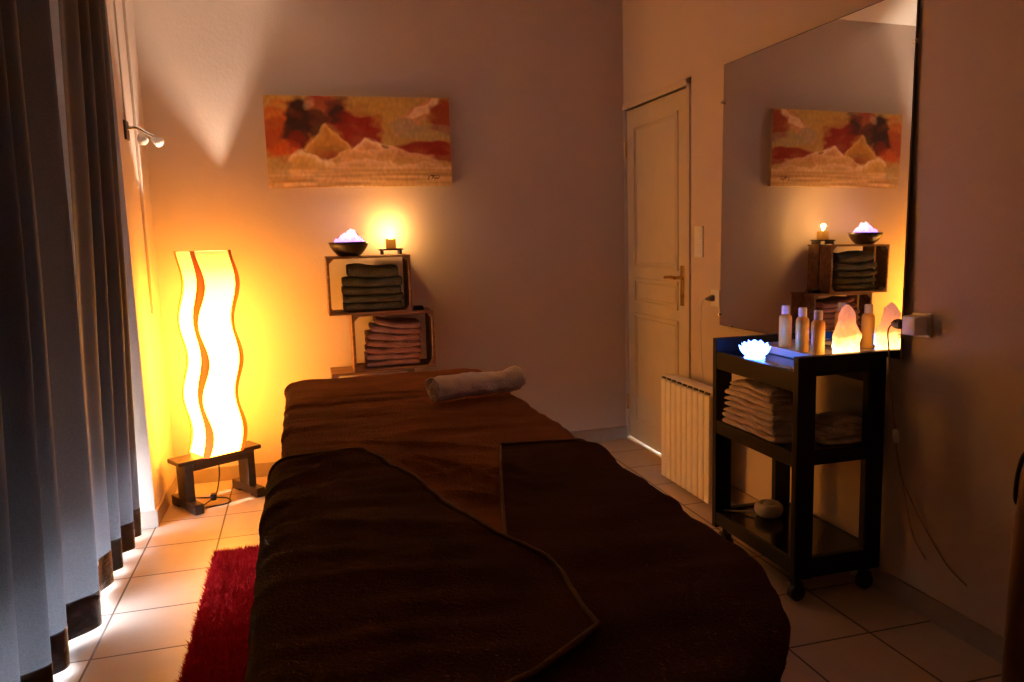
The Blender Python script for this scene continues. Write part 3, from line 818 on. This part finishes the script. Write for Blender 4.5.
# bowl of lit crystals
bw = thing('crystal_bowl', 'dark round bowl heaped with glowing pink and violet crystals on the top crate', 'bowl', (.272, 4.385, 1.2555))
bm = B(); lathe(bm, [(0, 0), (.055, 0), (.060, .004), (.085, .028), (.103, .055), (.110, .076), (.106, .078), (.098, .056), (.080, .032), (.055, .012), (0, .010)], 40)
obj('bowl', bm, M['bowl'], bw, smooth=True)
bm = B(); rnd = random.Random(5)
for i in range(60):
    a = rnd.uniform(0, 2*PI); r = .074*math.sqrt(rnd.random()); hh = .084+.075*(1-r/.085)*rnd.uniform(.6, 1.)+(.02 if abs(r*math.cos(a)-.018) < .02 else 0)
    c = Vector((r*math.cos(a), r*math.sin(a), hh-.022))
    t = B(); bmesh.ops.create_icosphere(t, subdivisions=1, radius=1)
    sx, sy, sz = rnd.uniform(.009, .016), rnd.uniform(.009, .016), rnd.uniform(.016, .030)
    R3 = Matrix.Rotation(rnd.uniform(-.6, .6), 3, 'X') @ Matrix.Rotation(rnd.uniform(-.6, .6), 3, 'Y')
    for v in t.verts: v.co = R3 @ Vector((v.co.x*sx, v.co.y*sy, v.co.z*sz))+c
    merge(bm, t)
lathe(bm, [(0, .05), (.088, .066), (.07, .084), (.04, .098), (0, .108)], 14)
cr = obj('crystals', bm, M['crystal'], bw)
bm = B()
tube(bm, spline([(.02, 0, .112), (.026, 0, .126), (.019, 0, .138)]), [.013]*5+[.009]*6+[.006]*5+[.002], 7); obj('crystal_tip', bm, M['crystal'], bw)

# candle
ca = thing('candle_stand', 'small dark low stand under the lit candle on the top crate', 'candle stand', (.513, 4.50, 1.2555))
bm = B(); box(bm, -.066, .066, -.045, .045, .022, .032, .002)
obj('stand_top', bm, M['bowl'], ca)
for s in (-1, 1):
    bm = B(); box(bm, s*.052-.008, s*.052+.008, -.04, .04, 0, .022, .002); obj('leg', bm, M['bowl'], ca)
cd = thing('candle', 'lit amber square candle on the small stand, its flame brightening the wall', 'candle', (.515, 4.50, 1.2878))
bm = B(); box(bm, -.028, .028, -.028, .028, 0, .056, .004)
obj('wax_block', bm, M['candle_cube'], cd)
bm = B(); tube(bm, [(0, 0, .052), (.001, 0, .066)], .0012, 6); obj('wick', bm, M['cable_dark'], cd)
bm = B(); lathe(bm, [(0, .060), (.005, .066), (.0065, .074), (.004, .088), (0, .100)], 16); obj('flame', bm, M['flame'], cd, smooth=True)

# ------------------------------------------------------------------ black trolley
TXa, TXb, TYa, TYb = 1.622, 1.982, 2.262, 2.835
tr = thing('trolley', 'black wooden three-tier trolley on castors beneath the mirror', 'trolley', (TXa, TYa, 0))
W_, D_ = TXb-TXa, TYb-TYa
LW, LT = .073, .03
for sx in (0, 1):
    for sy in (0, 1):
        bm = B(); x0 = 0 if sx == 0 else W_-LW; y0 = 0 if sy == 0 else D_-LT
        box(bm, x0, x0+LW, y0, y0+LT, .095, .90, .003); obj('leg', bm, M['black_wood'], tr)
for y0, nm_ in ((0, 'a'), (D_-LT, 'b')):
    bm = B(); box(bm, LW-.001, W_-LW+.001, y0+.001, y0+LT-.001, .83, .8995, .002); box(bm, LW-.001, W_-LW+.001, y0+.002, y0+LT-.002, .512, .552, .002)
    box(bm, LW-.001, W_-LW+.001, y0+.002, y0+LT-.002, .098, .172, .002)
    pieces('end_rail', bm, M['black_wood'], tr)
for z0, z1, rail0 in ((.833, .845, .775), (.545, .557, .505), (.152, .164, .112)):
    bm = B(); box(bm, .012, W_-.012, LT, D_-LT, z0, z1, .001); obj('tray', bm, M['black_gloss'], tr)
    for xx in (0.002, W_-.020):
        bm = B(); box(bm, xx, xx+.018, LT-.001, D_-LT+.001, rail0, z1+.002, .002); obj('side_rail', bm, M['black_wood'], tr)
for x in (.035, W_-.035):
    for y in (.045, D_-.045):
        bm = B(); cyl(bm, (x, y, .068), (x, y, .096), .010, 12); box(bm, x-.004, x+.020, y-.022, y-.018, .028, .072, .001); box(bm, x-.004, x+.020, y+.018, y+.022, .028, .072, .001); box(bm, x-.014, x+.020, y-.022, y+.022, .066, .072, .001)
        c_ = obj('castor', bm, M['black_plastic'], tr)
        bm = B(); tube(bm, [(x+.006, y-.016, .030), (x+.006, y-.013, .030), (x+.006, y+.013, .030), (x+.006, y+.016, .030)], [.026, .030, .030, .026], 24)
        obj('wheel', bm, M['black_plastic'], c_, smooth=True, angle=.6)

# pale tray carrying bottles
ty = thing('serving_tray', 'pale flat tray on the trolley top, under the bottles and salt lamp', 'tray', (1.785, 2.298, .8455))
bm = B(); box(bm, 0, .175, 0, .47, 0, .024, .006, seg=3); obj('tray_board', bm, M['tray_light'], ty)
bm = B()
box(bm, 0.001, .009, .003, .467, .02, .031, .003); box(bm, .166, .174, .003, .467, .02, .031, .003); box(bm, .009, .166, .001, .009, .02, .031, .003); box(bm, .009, .166, .461, .469, .02, .031, .003)
obj('rim', bm, M['tray_light'], ty)
TZT = .8455+.0245
def bottle(x, y, s, label):
    t = thing('bottle', label, 'bottle', (x, y, TZT), 0, 'oil bottles on the trolley')
    bm = B(); lathe(bm, [(0, 0), (.021, 0), (.024, .004), (.0243, .10*s), (.024, .118*s), (.021, .127*s), (.014, .132*s), (.0125, .136*s), (0, .136*s)], 32)
    obj('bottle_body', bm, M['bottle'], t, smooth=True, angle=.7)
    bm = B(); lathe(bm, [(0, .133*s), (.0155, .133*s), (.0155, .160*s), (.0145, .166*s), (0, .167*s)], 24); obj('cap', bm, M['cap'], t, smooth=True, angle=.7)
bottle(1.843, 2.660, 1.0, 'slim oil bottle with white cap, farthest left of the three on the trolley')
bottle(1.826, 2.528, 1.02, 'slim oil bottle with white cap, middle of the three on the trolley')
bottle(1.822, 2.430, 1.0, 'slim oil bottle with white cap, nearest the glowing salt lamp')

# salt lamp
sl = thing('salt_lamp', 'glowing pink and orange rock salt lamp on the trolley top', 'lamp', (1.882, 2.350, TZT))
bm = B(); bmesh.ops.create_icosphere(bm, subdivisions=4, radius=1)
for v in bm.verts:
    d = v.co.normalized(); t = (d.z+1)/2
    T_ = ((0, .043), (.3, .045), (.48, .042), (.60, .031), (.80, .026), (.92, .018), (1, .003))
    for (ta, ra_), (tb, rb_) in zip(T_, T_[1:]):
        if ta <= t <= tb: r = ra_+(rb_-ra_)*(t-ta)/(tb-ta)
    a = math.atan2(d.y, d.x)
    rr_ = r*(1+.22*noise.noise(Vector((math.cos(a)*1.6, math.sin(a)*1.6, t*3.2)))+.20*noise.noise(Vector((math.cos(a)*4, math.sin(a)*4, t*9))))
    rr_ *= .92 if t < .04 else 1
    v.co = Vector((rr_*math.cos(a), rr_*math.sin(a), .004+.188*t))
obj('salt_rock', bm, M['salt'], sl, smooth=True, angle=.35)
bm = B(); lathe(bm, [(0, 0), (.045, 0), (.047, .004), (.045, .007), (0, .007)], 24); obj('base', bm, M['lamp_wood'], sl, smooth=True, angle=.6)

# lotus light
lo = thing('lotus_lamp', 'white glowing lotus flower light with blue halo on the trolley top', 'lamp', (1.668, 2.60, .8455), math.radians(0))
lo_bm = []
for ring, (n, rad, tilt, ln, wd) in enumerate(((8, .030, 1.15, .052, .022), (8, .022, .85, .060, .022), (6, .012, .45, .064, .019), (4, .004, .15, .062, .015))):
    for k in range(n):
        a = 2*PI*(k+.5*(ring % 2))/n; bm = B(); rows = []
        for i in range(9):
            s = i/8; w3 = wd*math.sin(PI*min(1, .12+.88*s))**.8*(1 if s < 1 else 0)+.0006
            lift = tilt*(1-.45*s)
            r_ = rad+ln*s*math.sin(lift); z_ = .008+ln*s*math.cos(lift)
            row = []
            for q in (-1, -.5, 0, .5, 1):
                row.append(Vector((r_-.35*w3*q*q, q*w3, z_+.25*w3*q*q)))
            rows.append(row)
        R3 = Matrix.Rotation(a, 3, 'Z')
        vr = [[bm.verts.new(R3 @ p) for p in r] for r in rows]
        for x_, y_ in zip(vr, vr[1:]):
            for i in range(4): bm.faces.new((x_[i], x_[i+1], y_[i+1], y_[i]))
        o = obj('petal', bm, M['lotus'], lo, smooth=True)
        sm = o.modifiers.new('s', 'SOLIDIFY'); sm.thickness = .0015
bm = B(); lathe(bm, [(0, 0), (.038, 0), (.040, .005), (.034, .010), (0, .012)], 24); obj('base', bm, M['lotus'], lo, smooth=True)

# towels on the middle tier
ord4 = ['bottom', 'second from the bottom', 'second from the top', 'top']
z = .5575
for i in range(4):
    h = (.052, .050, .046, .044)[i]
    folded('folded_towel', (1.722+(.0, .004, .006, .012)[i], 2.580+(.0, .0, .010, .020)[i], z), PI/2+random.uniform(-.03, .03), (.36, .345, .33, .29)[i], (.20, .20, .19, .18)[i], h, 2, M['terry_beige'], 91+i*5,
           'beige folded towel on the trolley, %s of the large stack of four' % ord4[i], 'large beige towels on the trolley', bend=-.002*i, hump=.003)
    z += h*.97
z = .5575
for i in range(4):
    h = .0235
    folded('folded_cloth', (1.862+.003*i, 2.375, z), random.uniform(-.1, .1), (.155, .150, .145, .125)[i], .13, h, 1, M['terry_beige'], 131+i*5,
           'small cream cloth on the trolley, %s of the small pile' % ord4[i], 'small cream cloths on the trolley', bend=-.002*i)
    z += h*.98

# white ceramic burner and its cable on the lowest tier
ce = thing('oil_burner', 'round white ceramic dish warmer on the lowest trolley tier', 'dish', (1.800, 2.69, .1645))
bm = B(); lathe(bm, [(0, 0), (.036, 0), (.050, .010), (.058, .028), (.056, .046), (.044, .058), (.034, .058), (.030, .050), (0, .046)], 36)
obj('dish_body', bm, M['ceramic'], ce, smooth=True)
bm = B(); lathe(bm, [(0, .047), (.020, .047), (.022, .056), (.016, .060), (0, .060)], 24); obj('lid', bm, M['ceramic'], ce, smooth=True, angle=.7)
bm = B(); tube(bm, spline([(1.752, 2.72, .180), (1.71, 2.76, .172), (1.67, 2.785, .172), (1.66, 2.80, .1695)]), .0045, 8)
tag(obj('cable', bm, M['cable_white'], smooth=True), 'short white cable running from the round ceramic dish across the lowest tier', 'cable')

# ------------------------------------------------------------------ radiator
ra = thing('radiator', 'white fluted electric radiator standing against the right wall between door and trolley', 'radiator', (1.84, 3.24, 0))
RL, RT, RH = .53, .095, .572
bm = B(); box(bm, .022, RT-.012, .012, RL-.012, .03, RH-.012, .02, seg=4); obj('body', bm, M['white_enamel'], ra, smooth=True, angle=.5)
nf = 9; fw_ = (RL-.01)/nf
for k in range(nf):
    bm = B(); y0 = .005+k*fw_
    last = (k == 0)
    box(bm, 0, .030, y0+.0035, y0+fw_-.0035, .022, RH-.018, .009, seg=3); box(bm, .0, RT-.018, y0+.006, y0+fw_-.006, .020, .032, .003)
    obj('fin', bm, M['white_enamel'], ra, smooth=True, angle=.5)
bm = B(); box(bm, .012, RT, .0, RL, RH-.016, RH, .007, seg=3); tp = obj('top_cover', bm, M['white_enamel'], ra, smooth=True, angle=.5)
bm = B()
for k in range(nf): box(bm, .004, .013, .005+k*fw_+.010, .005+(k+1)*fw_-.010, RH-.014, RH-.004, .002)
pieces('vent', bm, M['radiator_slot'], ra)
bm = B(); box(bm, .05, RT-.002, .002, .012, .03, RH-.02, .004); box(bm, .028, RT+.004, -.006, .004, .025, RH-.03, .004, seg=3); obj('side_panel', bm, M['white_enamel'], ra)
for y in (.09, RL-.09):
    bm = B(); box(bm, .01, RT+.02, y-.015, y+.015, .016, .030, .005)
    ft = obj('foot', bm, M['white_enamel'], ra)
    bm = B()
    cyl(bm, (RT+.005, y-.012, .014), (RT+.005, y+.012, .014), .014, 18)
    obj('wheel', bm, M['black_plastic'], ft, smooth=True, angle=.6)

# ------------------------------------------------------------------ switches, sockets, cables
sw = thing('light_switch', 'pale double light switch plate between the door and the mirror', 'light switch', (XR, 3.635, 1.28))
bm = B(); box(bm, -.010, 0, -.042, .042, -.080, .080, .003); obj('plate', bm, M['white_plastic'], sw)
for s in (-1, 1):
    bm = B(); box(bm, -.014, -.009, -.024, .024, s*.038-.024, s*.038+.024, .002); obj('rocker', bm, M['white_plastic'], sw)
so = thing('wall_socket', 'pale wall socket low beside the mirror, with the radiator plug in it', 'socket', (XR, 3.468, 1.0))
bm = B(); box(bm, -.009, 0, -.040, .040, -.042, .042, .003); obj('plate', bm, M['white_plastic'], so)
bm = B(); tube(bm, [(-.009, 0, 0), (-.011, 0, 0)], .021, 20); obj('outlet', bm, M['cap'], so)

bm = B(); tube(bm, [(0, 0, 0), (-.014, .002, 0), (-.024, .008, -.002), (-.034, .018, -.004)], [.016, .016, .011, .006], 16); plug = obj('plug', bm, mat('grey_plug', (.20, .15, .12), .5), None, smooth=True, angle=.7)
bm = B(); tube(bm, spline([(-.032, .016, -.003), (-.036, .045, -.02), (-.034, .066, -.08), (-.030, .074, -.2), (-.030, .064, -.33), (-.040, .03, -.40), (-.066, -.03, -.44)]), .0032, 8)
pc = obj('cord', bm, M['cable_white'], None, smooth=True, loc=(XR-.0115, 3.475, 1.0)); plug.parent = pc; under(pc, ra)
ad = thing('plug_adapter', 'boxy pale socket adapter sticking out of the right wall beside the mirror', 'socket', (XR, 2.125, 1.005))
bm = B(); box(bm, -.010, 0, -.040, .040, -.042, .042, .003); obj('plate', bm, M['white_plastic'], ad)
bm = B(); box(bm, -.062, -.009, -.030, .030, -.032, .032, .006, seg=3); obj('adapter_body', bm, M['cap'], ad, smooth=True, angle=.5)
bm = B(); tube(bm, [(-.030, .029, .0), (-.030, .036, .0), (-.030, .036, .0), (-.030, .031, 0)], [.023, .022, .015, .014], 24); obj('outlet', bm, M['white_plastic'], ad, smooth=True, angle=.5)

bm = B(); tube(bm, [(-.050, .0, .0), (-.050, .016, 0), (-.054, .030, -.001), (-.060, .038, -.003)], [.017, .018, .015, .007], 18); plug = obj('plug', bm, mat('brown_plug', (.16, .09, .07), .4), None, smooth=True, angle=.7)
bm = B(); tube(bm, spline([(-.060, .038, -.004), (-.066, .046, -.03), (-.062, .042, -.10), (-.056, .030, -.25), (-.050, .012, -.37)]), .0026, 8)
tube(bm, spline([(-.048, .010, -.41), (-.035, -.0, -.52), (-.014, -.04, -.62), (-.007, -.10, -.70), (-.005, -.19, -.785), (-.005, -.27, -.82)]), .0026, 8)
tube(bm, spline([(-.044, .005, -.45), (-.012, .0, -.60), (-.006, -.04, -.74), (-.006, -.10, -.80)]), .0022, 8)
pc = obj('cord', bm, mat('tan_cord', (.30, .18, .12), .5), None, smooth=True, loc=(XR, 2.165, 1.005)); plug.parent = pc; under(pc, sl)
bm = B(); tube(bm, [(-.050, .012, -.365), (-.050, .012, -.372), (-.049, .011, -.39), (-.048, .010, -.408), (-.048, .010, -.414)], [.004, .010, .012, .010, .004], 14); obj('switch', bm, M['white_plastic'], pc, smooth=True)

# ------------------------------------------------------------------ chair at the right edge
ch = thing('wooden_chair', 'brown wooden chair back post cut by the right edge of the photo', 'chair', (1.474, 1.10, 0))
for s in (-1, 1):
    bm = B(); x = s*.172
    tube(bm, [(x, .0, 0), (x, .01, .3), (x, .012, .5), (x, .008, .75), (x, .0, .865), (x, -.001, .885), (x, -.001, .893)], [.018, .022, .024, .022, .020, .015, .004], 20); obj('back_leg', bm, M['chair_wood'], ch, smooth=True)
    bm = B(); tube(bm, [(x, -.38, 0), (x, -.38, .44)], [.016, .021], 16); obj('front_leg', bm, M['chair_wood'], ch, smooth=True, angle=.6)
bm = B(); box(bm, -.19, .19, -.41, -.015, .44, .465, .01, seg=3); obj('seat', bm, M['chair_wood'], ch)
for z in (.60, .72, .82):
    bm = B(); tube(bm, spline([(-.17, .008, z), (0, .03, z), (.17, .008, z)]), .014, 12); obj('slat', bm, M['chair_wood'], ch, smooth=True)
bm = B()
tube(bm, spline([(1.32, 1.135, .915), (1.292, 1.13, .922), (1.268, 1.125, .915), (1.255, 1.123, .885), (1.254, 1.125, .85), (1.262, 1.130, .825), (1.29, 1.145, .815), (1.325, 1.15, .84), (1.335, 1.14, .885), (1.32, 1.135, .915)]), .0042, 8)
tag(obj('cord_loop', bm, M['strap'], smooth=True, loc=(.036, 0, -.016)), 'black cord loop hung over the wooden chair post at the right edge', 'cord')

# ------------------------------------------------------------------ light
def light(name, kind, loc, energy, col, size=.02, **k):
    l = bpy.data.lights.new(name, kind); l.energy = energy; l.color = col
    if kind == 'POINT': l.shadow_soft_size = size
    o = bpy.data.objects.new(name, l); COL.objects.link(o); o.location = loc
    return o
# bulb inside the tall lamp, candle flame
bo = Matrix.Rotation(math.radians(31.4), 3, 'Z') @ (wdir*wave(1.0))
light('lamp_bulb', 'POINT', (LX_+bo.x, LY_+bo.y, 1.03), 115, (1, .80, .62), .018)
light('candle_light', 'POINT', (.515, 4.50, 1.378), 7, (1, .50, .14), .012)
# daylight portal at the window
al = bpy.data.lights.new('window_daylight', 'AREA'); al.shape = 'RECTANGLE'; al.size = .52; al.size_y = WY1-WY0; al.cycles.is_portal = True
ao = bpy.data.objects.new('window_daylight', al); COL.objects.link(ao); ao.location = (XA-.15, (WY0+WY1)/2, .26); ao.rotation_euler = (0, -PI/2, 0)

wd = bpy.data.worlds.new('sky'); scn.world = wd; wd.use_nodes = True
N, L = wd.node_tree.nodes, wd.node_tree.links
bg = N['Background']; bg.inputs['Strength'].default_value = 48
tcw = N.new('ShaderNodeTexCoord'); sxy = N.new('ShaderNodeSeparateXYZ'); rmp = N.new('ShaderNodeValToRGB')
L.new(tcw.outputs['Generated'], sxy.inputs[0]); L.new(sxy.outputs[2], rmp.inputs[0])
rmp.color_ramp.elements[0].position = .0; rmp.color_ramp.elements[0].color = (.05, .05, .05, 1)
rmp.color_ramp.elements[1].position = .04; rmp.color_ramp.elements[1].color = (.70, .82, 1, 1)
L.new(rmp.outputs[0], bg.inputs['Color'])

# ------------------------------------------------------------------ camera
f, yaw, pit, rol = 775.214267, .263983414, .136110248, -.0304545725
cy_, sy_ = math.cos(yaw), math.sin(yaw)
fw = Vector((sy_*math.cos(pit), cy_*math.cos(pit), -math.sin(pit)))
r = Vector((cy_, -sy_, 0)); u = r.cross(fw)
r2 = r*math.cos(rol)+u*math.sin(rol); u2 = -r*math.sin(rol)+u*math.cos(rol)
cam = bpy.data.cameras.new('camera'); co = bpy.data.objects.new('camera', cam); COL.objects.link(co)
Mx = Matrix((r2, u2, -fw)).transposed().to_4x4(); Mx.translation = Vector((0, 0, 1.345))
co.matrix_world = Mx
cam.sensor_width = 36; cam.lens = f*36/1024; cam.clip_start = .02
scn.camera = co
vs_ = scn.view_settings
vs_.view_transform = 'Standard'; vs_.look = 'None'; vs_.exposure = 0; vs_.gamma = 1; vs_.use_curve_mapping = False
